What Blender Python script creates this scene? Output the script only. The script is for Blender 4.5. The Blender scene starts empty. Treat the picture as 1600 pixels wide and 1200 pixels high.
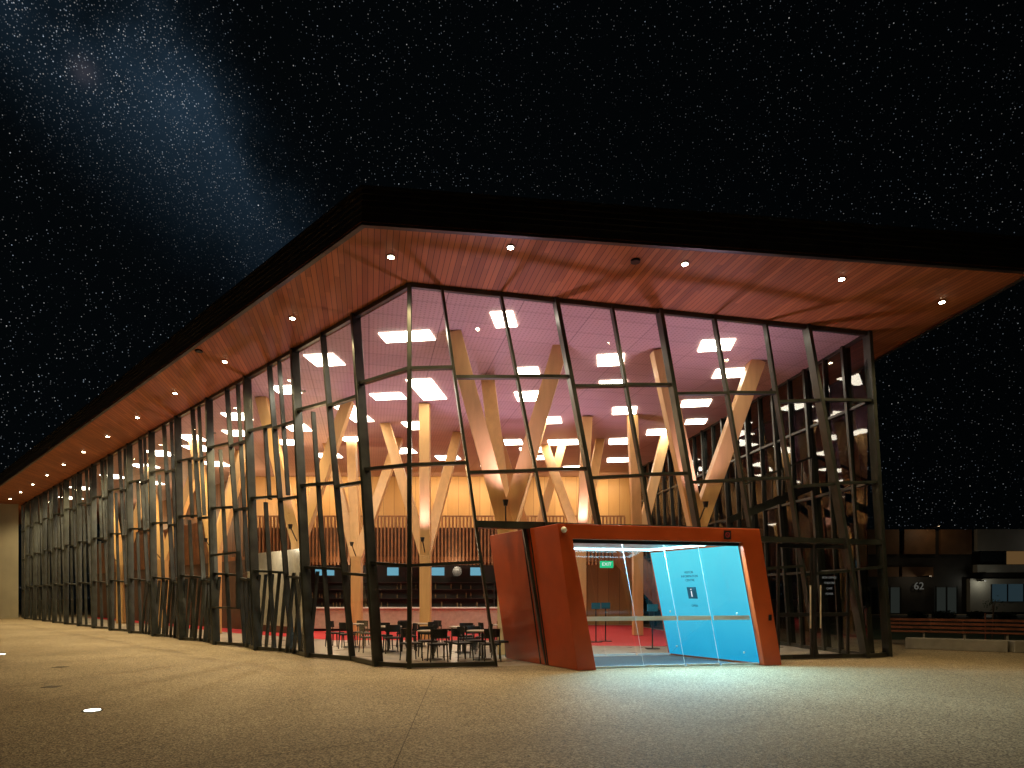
import bpy, math, random
from mathutils import Vector, Matrix
random.seed(7)
sc=bpy.context.scene
COL=sc.collection
sc.view_settings.view_transform='Standard'; sc.view_settings.look='None'; sc.view_settings.exposure=0
V=Vector
# ---------------------------------------------------------------- materials
def nm(name):
    m=bpy.data.materials.new(name); m.use_nodes=True
    nt=m.node_tree; nt.nodes.clear()
    o=nt.nodes.new('ShaderNodeOutputMaterial'); return m,nt,o
def N(nt,t,**k):
    n=nt.nodes.new(t)
    for a,b in k.items(): setattr(n,a,b)
    return n
def L(nt,a,b): nt.links.new(a,b)
def math_(nt,op,a,b=None,c=None):
    n=N(nt,'ShaderNodeMath',operation=op)
    for i,x in enumerate((a,b,c)):
        if x is None: continue
        if isinstance(x,(int,float)): n.inputs[i].default_value=x
        else: L(nt,x,n.inputs[i])
    return n.outputs[0]
def pbr(name,c,rough=.5,metal=0,var=.25,scale=4,bump=.0,bscale=60,coat=0,spec=.5,stretch=(1,1,1)):
    m,nt,o=nm(name)
    b=N(nt,'ShaderNodeBsdfPrincipled')
    b.inputs['Roughness'].default_value=rough; b.inputs['Metallic'].default_value=metal
    b.inputs['Coat Weight'].default_value=coat; b.inputs['Specular IOR Level'].default_value=spec
    tc=N(nt,'ShaderNodeTexCoord'); mp=N(nt,'ShaderNodeMapping'); mp.inputs['Scale'].default_value=stretch
    L(nt,tc.outputs['Object'],mp.inputs['Vector'])
    n=N(nt,'ShaderNodeTexNoise'); n.inputs['Scale'].default_value=scale; n.inputs['Detail'].default_value=6
    L(nt,mp.outputs[0],n.inputs['Vector'])
    r=N(nt,'ShaderNodeValToRGB')
    r.color_ramp.elements[0].position=.3; r.color_ramp.elements[1].position=.7
    r.color_ramp.elements[0].color=[x*(1-var) for x in c]+[1]
    r.color_ramp.elements[1].color=[min(1,x*(1+var)) for x in c]+[1]
    L(nt,n.outputs['Fac'],r.inputs[0]); L(nt,r.outputs[0],b.inputs['Base Color'])
    rr=math_(nt,'MULTIPLY_ADD',n.outputs['Fac'],.2,rough-.1); L(nt,rr,b.inputs['Roughness'])
    if bump:
        n2=N(nt,'ShaderNodeTexNoise'); n2.inputs['Scale'].default_value=bscale; L(nt,mp.outputs[0],n2.inputs['Vector'])
        bp=N(nt,'ShaderNodeBump'); bp.inputs['Strength'].default_value=bump; bp.inputs['Distance'].default_value=.02
        L(nt,n2.outputs['Fac'],bp.inputs['Height']); L(nt,bp.outputs[0],b.inputs['Normal'])
    L(nt,b.outputs[0],o.inputs[0]); return m
def emis(name,c,s):
    m,nt,o=nm(name); e=N(nt,'ShaderNodeEmission'); e.inputs[0].default_value=(*c,1); e.inputs[1].default_value=s
    L(nt,e.outputs[0],o.inputs[0]); return m
def glassmat(name,tint=(.93,.95,.94),f0=.05,k=.75):
    m,nt,o=nm(name)
    t=N(nt,'ShaderNodeBsdfTransparent'); t.inputs[0].default_value=(*tint,1)
    g=N(nt,'ShaderNodeBsdfGlossy'); g.inputs['Roughness'].default_value=.02
    ge=N(nt,'ShaderNodeNewGeometry'); d=N(nt,'ShaderNodeVectorMath',operation='DOT_PRODUCT')
    L(nt,ge.outputs['Incoming'],d.inputs[0]); L(nt,ge.outputs['Normal'],d.inputs[1])
    om=math_(nt,'SUBTRACT',1,math_(nt,'ABSOLUTE',d.outputs['Value']))
    f=math_(nt,'MULTIPLY_ADD',math_(nt,'POWER',om,5),k,f0)
    mx=N(nt,'ShaderNodeMixShader'); L(nt,f,mx.inputs[0])
    L(nt,t.outputs[0],mx.inputs[1]); L(nt,g.outputs[0],mx.inputs[2]); L(nt,mx.outputs[0],o.inputs[0]); return m
def plank(name,dirv,width,c1,c2,rough=.45,gap=.06,gapdark=.15,coat=0,blen=2.7):
    m,nt,o=nm(name)
    b=N(nt,'ShaderNodeBsdfPrincipled'); b.inputs['Roughness'].default_value=rough; b.inputs['Coat Weight'].default_value=coat
    g=N(nt,'ShaderNodeNewGeometry')
    d=N(nt,'ShaderNodeVectorMath',operation='DOT_PRODUCT'); d.inputs[1].default_value=dirv; L(nt,g.outputs['Position'],d.inputs[0])
    a=V(dirv).normalized(); al=V((-a.y,a.x,0)) if abs(a.z)<.5 else V((1,0,0))
    d2=N(nt,'ShaderNodeVectorMath',operation='DOT_PRODUCT'); d2.inputs[1].default_value=al; L(nt,g.outputs['Position'],d2.inputs[0])
    u=math_(nt,'DIVIDE',d.outputs['Value'],width); fl=math_(nt,'FLOOR',u); fr=math_(nt,'FRACT',u)
    wn=N(nt,'ShaderNodeTexWhiteNoise',noise_dimensions='2D')
    wl=N(nt,'ShaderNodeTexWhiteNoise',noise_dimensions='1D'); L(nt,fl,wl.inputs['W'])
    v=math_(nt,'ADD',math_(nt,'DIVIDE',d2.outputs['Value'],blen),math_(nt,'MULTIPLY',wl.outputs['Value'],7.))
    cx=N(nt,'ShaderNodeCombineXYZ'); L(nt,fl,cx.inputs[0]); L(nt,math_(nt,'FLOOR',v),cx.inputs[1]); L(nt,cx.outputs[0],wn.inputs['Vector'])
    n=N(nt,'ShaderNodeTexNoise'); n.inputs['Scale'].default_value=1.0; n.inputs['Detail'].default_value=5
    cv=N(nt,'ShaderNodeCombineXYZ'); L(nt,math_(nt,'MULTIPLY',u,4.),cv.inputs[0]); L(nt,math_(nt,'MULTIPLY',d2.outputs['Value'],1.3),cv.inputs[1])
    sp=N(nt,'ShaderNodeSeparateXYZ'); L(nt,g.outputs['Position'],sp.inputs[0]); L(nt,math_(nt,'MULTIPLY',sp.outputs[2],1.3),cv.inputs[2])
    L(nt,cv.outputs[0],n.inputs['Vector'])
    f=math_(nt,'ADD',math_(nt,'MULTIPLY',wn.outputs['Value'],.7),math_(nt,'MULTIPLY',n.outputs['Fac'],.4))
    r=N(nt,'ShaderNodeValToRGB'); r.color_ramp.elements[0].color=(*c1,1); r.color_ramp.elements[1].color=(*c2,1)
    r.color_ramp.elements[0].position=.15; r.color_ramp.elements[1].position=.95
    L(nt,f,r.inputs[0])
    gp=math_(nt,'GREATER_THAN',fr,gap)
    mx=N(nt,'ShaderNodeMix',data_type='RGBA'); L(nt,gp,mx.inputs['Factor']); mx.inputs['A'].default_value=(c1[0]*gapdark,c1[1]*gapdark,c1[2]*gapdark,1)
    L(nt,r.outputs[0],mx.inputs['B']); L(nt,mx.outputs['Result'],b.inputs['Base Color'])
    L(nt,b.outputs[0],o.inputs[0]); return m
M={}
M['metal']=pbr('dark_bronze_metal',(.048,.052,.046),.33,.5,.3,3)
M['black']=pbr('black_metal',(.018,.018,.02),.4,.3,.3,5)
M['fascia']=pbr('black_fascia',(.050,.040,.034),.4,.2,.3,2)
M['soffit']=plank('timber_soffit',(.975,.22,0),.12,(.29,.082,.024),(.50,.155,.046),.65,.09,.12)
M['glulam']=pbr('glulam_timber',(.66,.39,.155),.45,0,.10,1.6,stretch=(4,4,.5))
M['wallwood']=plank('plywood_panels',(1,0,0),.62,(.40,.215,.075),(.54,.31,.115),.45,.03,.3)
M['slat']=pbr('timber_slats',(.25,.10,.033),.5,0,.3,3)
M['slatback']=pbr('dark_timber',(.10,.045,.02),.7,0,.25,3)  # deeper brown timber for backing, inner wall and stair
M['orange']=pbr('orange_red_paint',(.54,.075,.014),.38,.0,.18,1.3,coat=.2)
M['glass']=glassmat('clear_glass')
M['tintglass']=glassmat('tinted_glass',(.45,.48,.47),.06)
M['doorglass']=glassmat('door_glass',(.93,.96,.97),.035)
M['carpet']=pbr('red_carpet',(.5,.025,.03),.9,0,.15,12,.3,200)
M['conc']=pbr('polished_concrete',(.42,.37,.30),.3,0,.15,1.5)
M['concrete']=pbr('concrete',(.30,.28,.24),.8,0,.2,3,.3,50)
M['panel']=emis('ceiling_panel_light',(1,.88,.70),18)
M['lamp']=emis('downlight_lens',(1,.84,.55),80)
M['darkwall']=pbr('dark_wall',(.03,.028,.026),.6,0,.3,1)
M['counter']=pbr('stone_counter',(.60,.53,.43),.35,0,.12,6)
M['chair']=pbr('black_chair',(.010,.010,.010),.55,0,.3,10)
M['table']=pbr('pale_table_top',(.40,.33,.26),.4,0,.12,5)
M['screen']=emis('screen_glow',(.2,.5,.65),.8)
M['white']=pbr('white_paint',(.75,.74,.7),.5,0,.06,3)
M['lettering']=emis('white_lettering',(.8,.82,.75),.13)
M['steelwall']=pbr('pale_curved_cladding',(.70,.66,.53),.35,.3,.1,.6)
M['bark']=pbr('bark',(.12,.08,.05),.9,0,.4,10,.5,40)
M['leaf']=pbr('leaf',(.04,.06,.02),.7,0,.5,8)
M['grass']=pbr('grass_blades',(.035,.055,.02),.9,0,.5,6,.6,80)
M['benchwood']=pbr('bench_timber',(.25,.085,.04),.5,0,.4,4)
M['blue_sign']=pbr('blue_sign',(.01,.14,.22),.4,0,.1,3)
M['ink']=pbr('dark_ink',(.01,.12,.2),.5)
M['whiteglow']=emis('sign_white',(1,1,1),1.0)
M['mat']=pbr('entrance_mat',(.07,.085,.10),.9,0,.3,40,.3,200)
M['bottle']=pbr('bottle_glass',(.2,.16,.09),.15,0,.6,4)
M['warmwin']=emis('warm_window',(1,.55,.2),.10)
M['band']=pbr('frosted_band',(.8,.84,.86),.6,0,.03,3)
def ceilmat():
    m,nt,o=nm('mauve_ceiling_panels'); b=N(nt,'ShaderNodeBsdfPrincipled'); b.inputs['Roughness'].default_value=.6
    g=N(nt,'ShaderNodeNewGeometry')
    br=N(nt,'ShaderNodeTexBrick'); br.inputs['Scale'].default_value=.28; br.inputs['Mortar Size'].default_value=.003; br.offset=0
    br.inputs['Color1'].default_value=(.50,.32,.30,1); br.inputs['Color2'].default_value=(.46,.295,.28,1); br.inputs['Mortar'].default_value=(.24,.15,.15,1)
    mp=N(nt,'ShaderNodeMapping'); mp.inputs['Rotation'].default_value=(0,0,-.22)
    L(nt,g.outputs['Position'],mp.inputs[0]); L(nt,mp.outputs[0],br.inputs[0])
    v=N(nt,'ShaderNodeTexVoronoi'); v.inputs['Scale'].default_value=9; v.inputs['Randomness'].default_value=.1; L(nt,mp.outputs[0],v.inputs['Vector'])
    k=math_(nt,'GREATER_THAN',v.outputs['Distance'],.22)
    mx=N(nt,'ShaderNodeMix',data_type='RGBA',blend_type='MULTIPLY'); mx.inputs['Factor'].default_value=1
    cr=N(nt,'ShaderNodeValToRGB'); cr.color_ramp.elements[0].color=(.6,.6,.6,1); L(nt,k,cr.inputs[0])
    L(nt,br.outputs[0],mx.inputs['A']); L(nt,cr.outputs[0],mx.inputs['B']); L(nt,mx.outputs['Result'],b.inputs['Base Color'])
    L(nt,b.outputs[0],o.inputs[0]); return m
M['ceil']=ceilmat()
def groundmat():
    m,nt,o=nm('exposed_aggregate'); b=N(nt,'ShaderNodeBsdfPrincipled'); b.inputs['Roughness'].default_value=.7
    g=N(nt,'ShaderNodeNewGeometry')
    v=N(nt,'ShaderNodeTexVoronoi'); v.inputs['Scale'].default_value=60; L(nt,g.outputs['Position'],v.inputs['Vector'])
    n=N(nt,'ShaderNodeTexNoise'); n.inputs['Scale'].default_value=.3; n.inputs['Detail'].default_value=4; L(nt,g.outputs['Position'],n.inputs['Vector'])
    n3=N(nt,'ShaderNodeTexNoise'); n3.inputs['Scale'].default_value=160; n3.inputs['Detail'].default_value=2; L(nt,g.outputs['Position'],n3.inputs['Vector'])
    r=N(nt,'ShaderNodeValToRGB'); e=r.color_ramp.elements
    e[0].color=(.09,.068,.038,1); e[1].color=(.70,.58,.38,1); e[0].position=.1; e[1].position=.95
    x=e.new(.5); x.color=(.30,.235,.14,1)
    sp=N(nt,'ShaderNodeSeparateColor'); L(nt,v.outputs['Color'],sp.inputs[0])
    f=math_(nt,'ADD',math_(nt,'MULTIPLY',sp.outputs[0],.75),math_(nt,'MULTIPLY',n3.outputs['Fac'],.25)); L(nt,f,r.inputs[0])
    mx=N(nt,'ShaderNodeMix',data_type='RGBA',blend_type='MULTIPLY'); mx.inputs['Factor'].default_value=1
    r2=N(nt,'ShaderNodeValToRGB'); r2.color_ramp.elements[0].color=(.72,.70,.67,1); r2.color_ramp.elements[1].color=(1.0,1.0,1.0,1)
    r2.color_ramp.elements[0].position=.35; r2.color_ramp.elements[1].position=.65
    L(nt,n.outputs['Fac'],r2.inputs[0]); L(nt,r.outputs[0],mx.inputs['A']); L(nt,r2.outputs[0],mx.inputs['B']); L(nt,mx.outputs['Result'],b.inputs['Base Color'])
    bp=N(nt,'ShaderNodeBump'); bp.inputs['Strength'].default_value=.6; bp.inputs['Distance'].default_value=.008
    L(nt,v.outputs['Distance'],bp.inputs['Height']); L(nt,bp.outputs[0],b.inputs['Normal'])
    L(nt,b.outputs[0],o.inputs[0]); return m
M['ground']=groundmat()
def cyanmat():
    m,nt,o=nm('backlit_cyan_glass'); tc=N(nt,'ShaderNodeNewGeometry'); sp=N(nt,'ShaderNodeSeparateXYZ'); L(nt,tc.outputs['Position'],sp.inputs[0])
    r=N(nt,'ShaderNodeValToRGB'); r.color_ramp.elements[0].color=(.010,.38,.68,1); r.color_ramp.elements[1].color=(.13,.84,1,1)
    r.color_ramp.elements[1].position=1.0; r.color_ramp.elements[0].position=.15
    n=N(nt,'ShaderNodeTexNoise'); n.inputs['Scale'].default_value=.9; L(nt,tc.outputs['Position'],n.inputs['Vector'])
    f=math_(nt,'ADD',math_(nt,'DIVIDE',sp.outputs[2],3.4),math_(nt,'MULTIPLY',n.outputs['Fac'],.25)); L(nt,f,r.inputs[0])
    e=N(nt,'ShaderNodeEmission'); e.inputs[1].default_value=1.0; L(nt,r.outputs[0],e.inputs[0])
    g=N(nt,'ShaderNodeBsdfGlossy'); g.inputs['Roughness'].default_value=.08; mx=N(nt,'ShaderNodeMixShader'); mx.inputs[0].default_value=.04
    L(nt,e.outputs[0],mx.inputs[1]); L(nt,g.outputs[0],mx.inputs[2]); L(nt,mx.outputs[0],o.inputs[0]); return m
M['cyan']=cyanmat()
M['coolstrip']=emis('cool_light_strip',(.45,.88,1),14)
# ---------------------------------------------------------------- builders
class MB:
    def __init__(s): s.v=[]; s.f=[]
    def add(s,vs,fs):
        o=len(s.v); s.v+= [tuple(x) for x in vs]; s.f+=[[i+o for i in f] for f in fs]
    def hexa(s,p):
        s.add(p,[(3,2,1,0),(4,5,6,7),(0,1,5,4),(1,2,6,5),(2,3,7,6),(3,0,4,7)])
    def box(s,x0,x1,y0,y1,z0,z1):
        s.hexa([(x0,y0,z0),(x1,y0,z0),(x1,y1,z0),(x0,y1,z0),(x0,y0,z1),(x1,y0,z1),(x1,y1,z1),(x0,y1,z1)])
    def beam(s,p0,p1,u,n,w,d,w1=None,d1=None):
        p0=V(p0);p1=V(p1);u=V(u).normalized()*.5;n=V(n).normalized()*.5
        w1=w if w1 is None else w1; d1=d if d1 is None else d1
        q=[p0-u*w-n*d,p0+u*w-n*d,p0+u*w+n*d,p0-u*w+n*d,p1-u*w1-n*d1,p1+u*w1-n*d1,p1+u*w1+n*d1,p1-u*w1+n*d1]
        s.hexa(q)
    def tube(s,p0,p1,r0,r1=None,k=10):
        p0=V(p0);p1=V(p1);r1=r0 if r1 is None else r1
        a=(p1-p0).normalized(); u=a.orthogonal().normalized(); w=a.cross(u)
        vs=[];
        for p,r in((p0,r0),(p1,r1)):
            for i in range(k):
                t=2*math.pi*i/k; vs.append(p+u*math.cos(t)*r+w*math.sin(t)*r)
        fs=[(i,(i+1)%k,k+(i+1)%k,k+i) for i in range(k)]+[tuple(range(k))[::-1],tuple(range(k,2*k))]
        s.add(vs,fs)
    def quad(s,a,b,c,d): s.add([a,b,c,d],[(0,1,2,3)])
def obj(name,mb,mat,parent=None,bevel=0):
    me=bpy.data.meshes.new(name); me.from_pydata(mb.v,[],mb.f); me.update()
    import bmesh
    bm=bmesh.new(); bm.from_mesh(me); bmesh.ops.recalc_face_normals(bm,faces=bm.faces); bm.to_mesh(me); bm.free()
    me.materials.append(mat)
    o=bpy.data.objects.new(name,me); COL.objects.link(o)
    if parent: par(o,parent)
    if bevel:
        b=o.modifiers.new('bevel','BEVEL'); b.width=bevel; b.segments=2; b.limit_method='ANGLE'
    return o
def par(o,p):
    o.parent=p
    # meshes are built in world coordinates, so only the root empty has an offset to undo
    o.matrix_parent_inverse=Matrix.Translation(p.location).inverted() if p.parent is None else Matrix.Identity(4)
def thing(o,label,cat,group=None):
    o['label']=label;o['category']=cat
    if group:o['group']=group
def empty(name,loc,label,cat,group=None):
    e=bpy.data.objects.new(name,None); e.location=loc; e.empty_display_size=.3; COL.objects.link(e); thing(e,label,cat,group); return e
def struct(o): o['kind']='structure'; return o
def poly(name,pts,z,mat,parent=None):
    mb=MB(); mb.add([(x,y,z) for x,y in pts],[tuple(range(len(pts)))]); return obj(name,mb,mat,parent)
def text(name,s,size,loc,xdir,up,mat,parent=None,ext=.004,align='CENTER'):
    cu=bpy.data.curves.new(name,'FONT'); cu.body=s; cu.size=size; cu.extrude=ext; cu.align_x=align; cu.align_y='CENTER'
    t=bpy.data.objects.new(name+'_tmp',cu); COL.objects.link(t)
    bpy.context.view_layer.update()
    me=bpy.data.meshes.new_from_object(t.evaluated_get(bpy.context.evaluated_depsgraph_get()))
    bpy.data.objects.remove(t)
    x=V(xdir).normalized(); y=V(up).normalized(); z=x.cross(y)
    me.transform(Matrix(((x.x,y.x,z.x,loc[0]),(x.y,y.y,z.y,loc[1]),(x.z,y.z,z.z,loc[2]),(0,0,0,1))))
    me.materials.clear(); me.materials.append(mat)
    o=bpy.data.objects.new(name,me); COL.objects.link(o)
    if parent: par(o,parent)
    return o
def lamp(name,kind,loc,energy,color,parent=None,aim=None,**k):
    l=bpy.data.lights.new(name,kind); l.energy=energy; l.color=color
    for a,b in k.items(): setattr(l,a,b)
    o=bpy.data.objects.new(name,l); COL.objects.link(o); o.location=loc
    if aim is not None: o.rotation_euler=(V(aim)-V(loc)).to_track_quat('-Z','Y').to_euler()
    if parent: par(o,parent)
    return o
def copy_tree(src,loc,rot=0,label=None):
    n=src.copy(); n.location=loc; n.rotation_euler=(0,0,rot); COL.objects.link(n)
    if label:n['label']=label
    for c in src.children:
        d=c.copy(); d.parent=n; COL.objects.link(d)
        for g in c.children:
            h=g.copy(); h.parent=d; COL.objects.link(h)
    return n
# ---------------------------------------------------------------- key plan
H=8.6
C=V((-2.29,14.3,0)); DL=V((-1.017,1,0)); DLn=DL.normalized(); NL=V((-.701,-.713,0))
DF=V((1,.225,0)); NF=V((.2195,-.9756,0))
DFn=DF.normalized()
TL=34.3
Lend=C+DL*TL
FR=V((9.4,16.93,0)); FRb=V((10.02,17.07,0))
DR=V((-.14,1,0)); NR=V((.99,.139,0))
B=empty('performing_arts_hall',(0,25,0),'glass fronted timber ceilinged arts hall with wide black edged roof','building')
ro=[(-2.81,11.95),(11.25,13.7),(10.7,19.3),(8.9,42),(-20,60),(-52,62),(-2.81-1.041*45,11.95+45)]
poly('soffit',ro,H+.012,M['soffit'],B)
rb=MB(); n=len(ro)
rb.add([(x,y,H+.03) for x,y in ro]+[(x*.995+.0,y+.05,9.24) for x,y in ro],[tuple(range(n,2*n))]+[(i,(i+1)%n,n+(i+1)%n,n+i) for i in range(n)])
roof=obj('roof',rb,M['fascia'],B)
def offset_poly(ps,d):
    out=[];m=len(ps)
    for i in range(m):
        a=V((*ps[i-1],0));b=V((*ps[i],0));c=V((*ps[(i+1)%m],0))
        e1=(b-a).normalized();e2=(c-b).normalized()
        n1=V((e1.y,-e1.x,0));n2=V((e2.y,-e2.x,0)); k=(n1+n2); k=k/ k.dot(n1)
        out.append(b+k*d)
    return out
fa=MB(); prof=[(0.0,-.05),(.10,-.05)]
zz=-.05; 
for i in range(6):
    prof+=[(.10,zz+.005),(.085,zz+.075),(.02,zz+.080),(.02,zz+.115)]; zz+=.118
prof+=[(.12,zz-.02),(.12,zz+.03),(0.02,zz+.03)]
for d,z in prof:
    for p in offset_poly(ro,d-.10): fa.v.append((p.x,p.y,H+z))
for j in range(len(prof)-1):
    for i in range(n):
        a=j*n+i;b=j*n+(i+1)%n; fa.f.append((a,b,b+n,a+n))
obj('fascia',fa,M['fascia'],roof)
I1=V((-15.4,37,0)); I2=V((-32.5,53.5,0)); R2=V((6.7,37,0))
ceil_pts=[(C.x+.12,C.y+.1),(FR.x-.1,FR.y+.1),(R2.x,R2.y),(I1.x,I1.y),(I2.x,I2.y),(Lend.x+.2,Lend.y+.15)]
poly('ceiling',ceil_pts,H-.03,M['ceil'],B)
fl=[(C.x,C.y),(FRb.x,FRb.y),(R2.x+.3,R2.y),(I1.x,I1.y),(I2.x,I2.y),(Lend.x,Lend.y)]
poly('floor',fl,.006,M['conc'],B)
poly('carpet',[(-6.5,23.5),(1.5,23.5),(2.2,20.9),(7.6,20.3),(6.8,36),(-14.5,36.5),(-30,52),(-33,49.5),(-12,28)],.014,M['carpet'],B)
# ---------------------------------------------------------------- facades
def pt(P,D,s,z,off=0,Nn=V((0,0,0))):
    p=P+D*s; return V((p.x,p.y,z))+Nn*off
def facade(P,D,Nn,tops,bots,zig,thick,cut=None,levels=(2.35,4.6,6.75),zt=H,stag=.0,tilt=0,gm='glass',jog=None):
    Dn=D.normalized(); K=len(tops)
    def at(i,z):
        f=(zt-z)/zt; s=tops[i]+(bots[i]-tops[i])*f
        return pt(P,D,s,z,zig[i]*f*1.2,Nn)
    for i in range(K):
        z0=cut(i) if cut else 0.02
        w,d=((.10,.25) if thick[i] else (.06,.16))
        if i:
            mb=MB(); mb.beam(at(i,z0),at(i,zt-.001),Dn,Nn,w,d)
            obj('mullion',mb,M['metal'],B,.008)
        if i==K-1: break
        zb=.02
        if cut: zb=max(cut(i),cut(i+1))
        g=MB(); g.quad(at(i,zb),at(i+1,zb),at(i+1,zt),at(i,zt))
        go=obj('window',g,M[gm],B)
        for q,z in enumerate((zb+.05,)+tuple(levels)+(zt-.04,)):
            if z<zb: continue
            mid=0<q<=len(levels)
            zz=z+(stag if (i%2 and mid) else 0)
            a=at(i,zz+(tilt if mid else 0));b=at(i+1,zz-(tilt if mid else 0))
            f=MB(); f.beam(a,b,Nn,(0,0,1),.13 if mid else .1,.07 if mid else .10)
            obj('transom',f,M['metal'],go)
        if jog and jog(i):
            for z0_,z1_,u in jog(i):
                m_=lambda z: at(i,z).lerp(at(i+1,z),u)
                mb=MB(); mb.beam(m_(z0_),m_(z1_),Dn,Nn,.05,.12); obj('sub_mullion',mb,M['metal'],go)
    return at
tops=[0]+[1.57+1.115*i for i in range(30)]
tops=[t for t in tops if t<TL-.4]+[TL]
bots=[0]+[t-1.0 for t in tops[1:-1]]+[TL]
K=len(tops)
def jogf(i):
    if i<2: return []
    return [[(.05,4.45,.5),(4.5,6.7,.35)],[(.05,2.2,.36),(.05,2.2,.68),(2.4,8.5,.45)],[(.05,6.6,.5)],[(.05,2.2,.5),(4.5,8.5,.6)]][i%4]
atL=facade(C,DL,NL,tops,bots,[0]+[(.24 if i%2 else -.02) for i in range(1,K)],[True]+[bool(i%2) for i in range(1,K)],stag=-.20,tilt=-.05,jog=jogf)
cp=MB(); cp.beam((C.x,C.y,0),(C.x,C.y,H),(1,0,0),(0,1,0),.1,.1); obj('corner_post',cp,M['metal'],B,.01)
ft=[0,.70,2.02,3.31,4.67,5.88,7.31,8.71,9.89,11.69]
fb=[0,1.92,3.7,5.0,6.2,7.5,8.8,10.2,11.45,12.31]
PZ=3.24
atF=facade(C,DF,NF,ft,fb,[0,.02,.16,-.02,.16,-.02,.16,-.02,.18,0],[False,False,False,True,False,True,False,False,True,True],
  cut=lambda i: PZ if 2<=i<=5 else .02,stag=-.12,tilt=-.05)
pl=(2.55,3.10); pr=(7.85,8.42)
def sidepane(a,b,c,d_,post0,post1):
    g=MB(); g.quad(a,b,c,d_); go=obj('window',g,M['glass'],B)
    f=MB(); f.beam(post0,post1,DFn,NF,.07,.14); obj('transom',f,M['metal'],go)
a=atF(1,.02);b=atF(1,PZ); sidepane(a,pt(C,DF,pl[1],.02),pt(C,DF,pl[0],PZ),b,pt(C,DF,pl[1],.02),pt(C,DF,pl[0],PZ))
a=atF(6,.02);b=atF(6,PZ); sidepane(pt(C,DF,pr[1],.02),a,b,pt(C,DF,pr[0],PZ),pt(C,DF,pr[1],.02),pt(C,DF,pr[0],PZ))
for a,b,w_ in((atF(1,PZ),atF(6,PZ)+DFn*.05,.22),(atF(6,3.05)+NF*.05,atF(9,3.05),.2)):
    hd=MB(); hd.beam(a,b,NF,(0,0,1),w_,.13); obj('header_beam',hd,M['metal'],B)
rt=[0]+[.9*i+.9 for i in range(21)]; rbm=[0]+[t-.75 for t in rt[1:]]
PR=V((9.4,16.93,0))
atR=facade(PR,DR,NR,rt,rbm,[0]+[(.15 if i%2 else 0) for i in range(1,len(rt))],[True]+[bool(i%2) for i in range(1,len(rt))],gm='tintglass')
for s0,s1 in ((9.0,9.95),(10.05,11.0)):
    dr=MB(); gl=MB()
    for s in (s0,s1): dr.beam(pt(C,DF,s,.03,.12,NF),pt(C,DF,s-.0,2.95,.12,NF),DFn,NF,.07,.06)
    for z in(.08,1.15,2.9): dr.beam(pt(C,DF,s0,z,.12,NF),pt(C,DF,s1,z,.12,NF),NF,(0,0,1),.055,.10)
    gl.quad(pt(C,DF,s0,.05,.12,NF),pt(C,DF,s1,.05,.12,NF),pt(C,DF,s1,2.95,.12,NF),pt(C,DF,s0,2.95,.12,NF))
    d=obj('door',dr,M['black'],B,.006); obj('door_glass',gl,M['doorglass'],d)
    s=9.86 if s0<9.5 else 10.15
    hn=MB(); hn.tube(pt(C,DF,s,.8,.2,NF),pt(C,DF,s,1.9,.2,NF),.018); obj('handle',hn,M['counter'],d)
for k_,s_ in enumerate(('BOX OFFICE','THEATRE','CAFE','FOYER')):
    text('lettering',s_,.075,pt(C,DF,10.45,2.1-k_*.14,.14,NF),DFn,(0,0,1),M['lettering'],d,.002)
# ---------------------------------------------------------------- portal
E=V((-.57,1,0))
def pf(X,z,dep=0):
    return V((X,13.95+.225*(X-1.81),z))+E*dep
zt,zi=3.18,2.86
ob=(1.42,6.31); ot=(.98,5.74); ib=(1.84,5.87); it=(1.31,5.31)
D0=2.75
mb=MB()
def ring(dep):
    return [pf(ob[0],.01,dep),pf(ot[0],zt,dep),pf(ot[1],zt,dep),pf(ob[1],.01,dep), pf(ib[0],.01,dep),pf(it[0],zi,dep),pf(it[1],zi,dep),pf(ib[1],.01,dep)]
mb.add(ring(0)+ring(D0),[(0,1,5,4),(1,2,6,5),(2,3,7,6),(8,12,13,9),(9,13,14,10),(10,14,15,11),
 (0,8,9,1),(1,9,10,2),(2,10,11,3),(4,5,13,12),(5,6,14,13),(6,7,15,14),(0,4,12,8),(3,11,15,7)])
P=obj('entrance_portal',mb,M['orange'],B,.012); P['label']='leaning orange-red steel entrance frame'
for dep in (1.0,1.28):
    jm=MB(); a=pf(ob[0],.02,dep)+V((-.012,0,0)); b=pf(ot[0],zt,dep)+V((-.012,0,0)); jm.beam(a,b,E,(1,0,0),.02,.02)
    obj('panel_joint',jm,M['black'],P)
cy=MB()
e=.03
a=pf(ib[1]-e,.06,.10);b=pf(ib[1]-e,.06,D0-.1);c=pf(it[1]-e+.01,zi-.06,D0-.1);d_=pf(it[1]-e+.01,zi-.06,.10)
o3=V((-.02,0,0)); cy.hexa([a+o3,a,b,b+o3,d_+o3,d_,c,c+o3])
cyo=obj('side_panel',cy,M['cyan'],P); cyo['label']='backlit cyan glass side panel with information sign'
def onpanel(u,v,off=.035):
    p0=pf(ib[1]-e,.06,.10+u*(D0-.2)); p1=pf(it[1]-e+.01,zi-.06,.10+u*(D0-.2)); return p0.lerp(p1,v)+V((-off,0,0))
for u in(.12,.88):
    for v in(.08,.42):
        fx=MB(); p=onpanel(u,v,.02); fx.tube(p,p+V((-.03,0,0)),.025,k=12); obj('fixing',fx,M['steelwall'],P)
xd=-(E.normalized()); upv=(onpanel(.5,1)-onpanel(.5,0)).normalized()
sg=MB(); c0=onpanel(.56,.60,.04); h=.15
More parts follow.
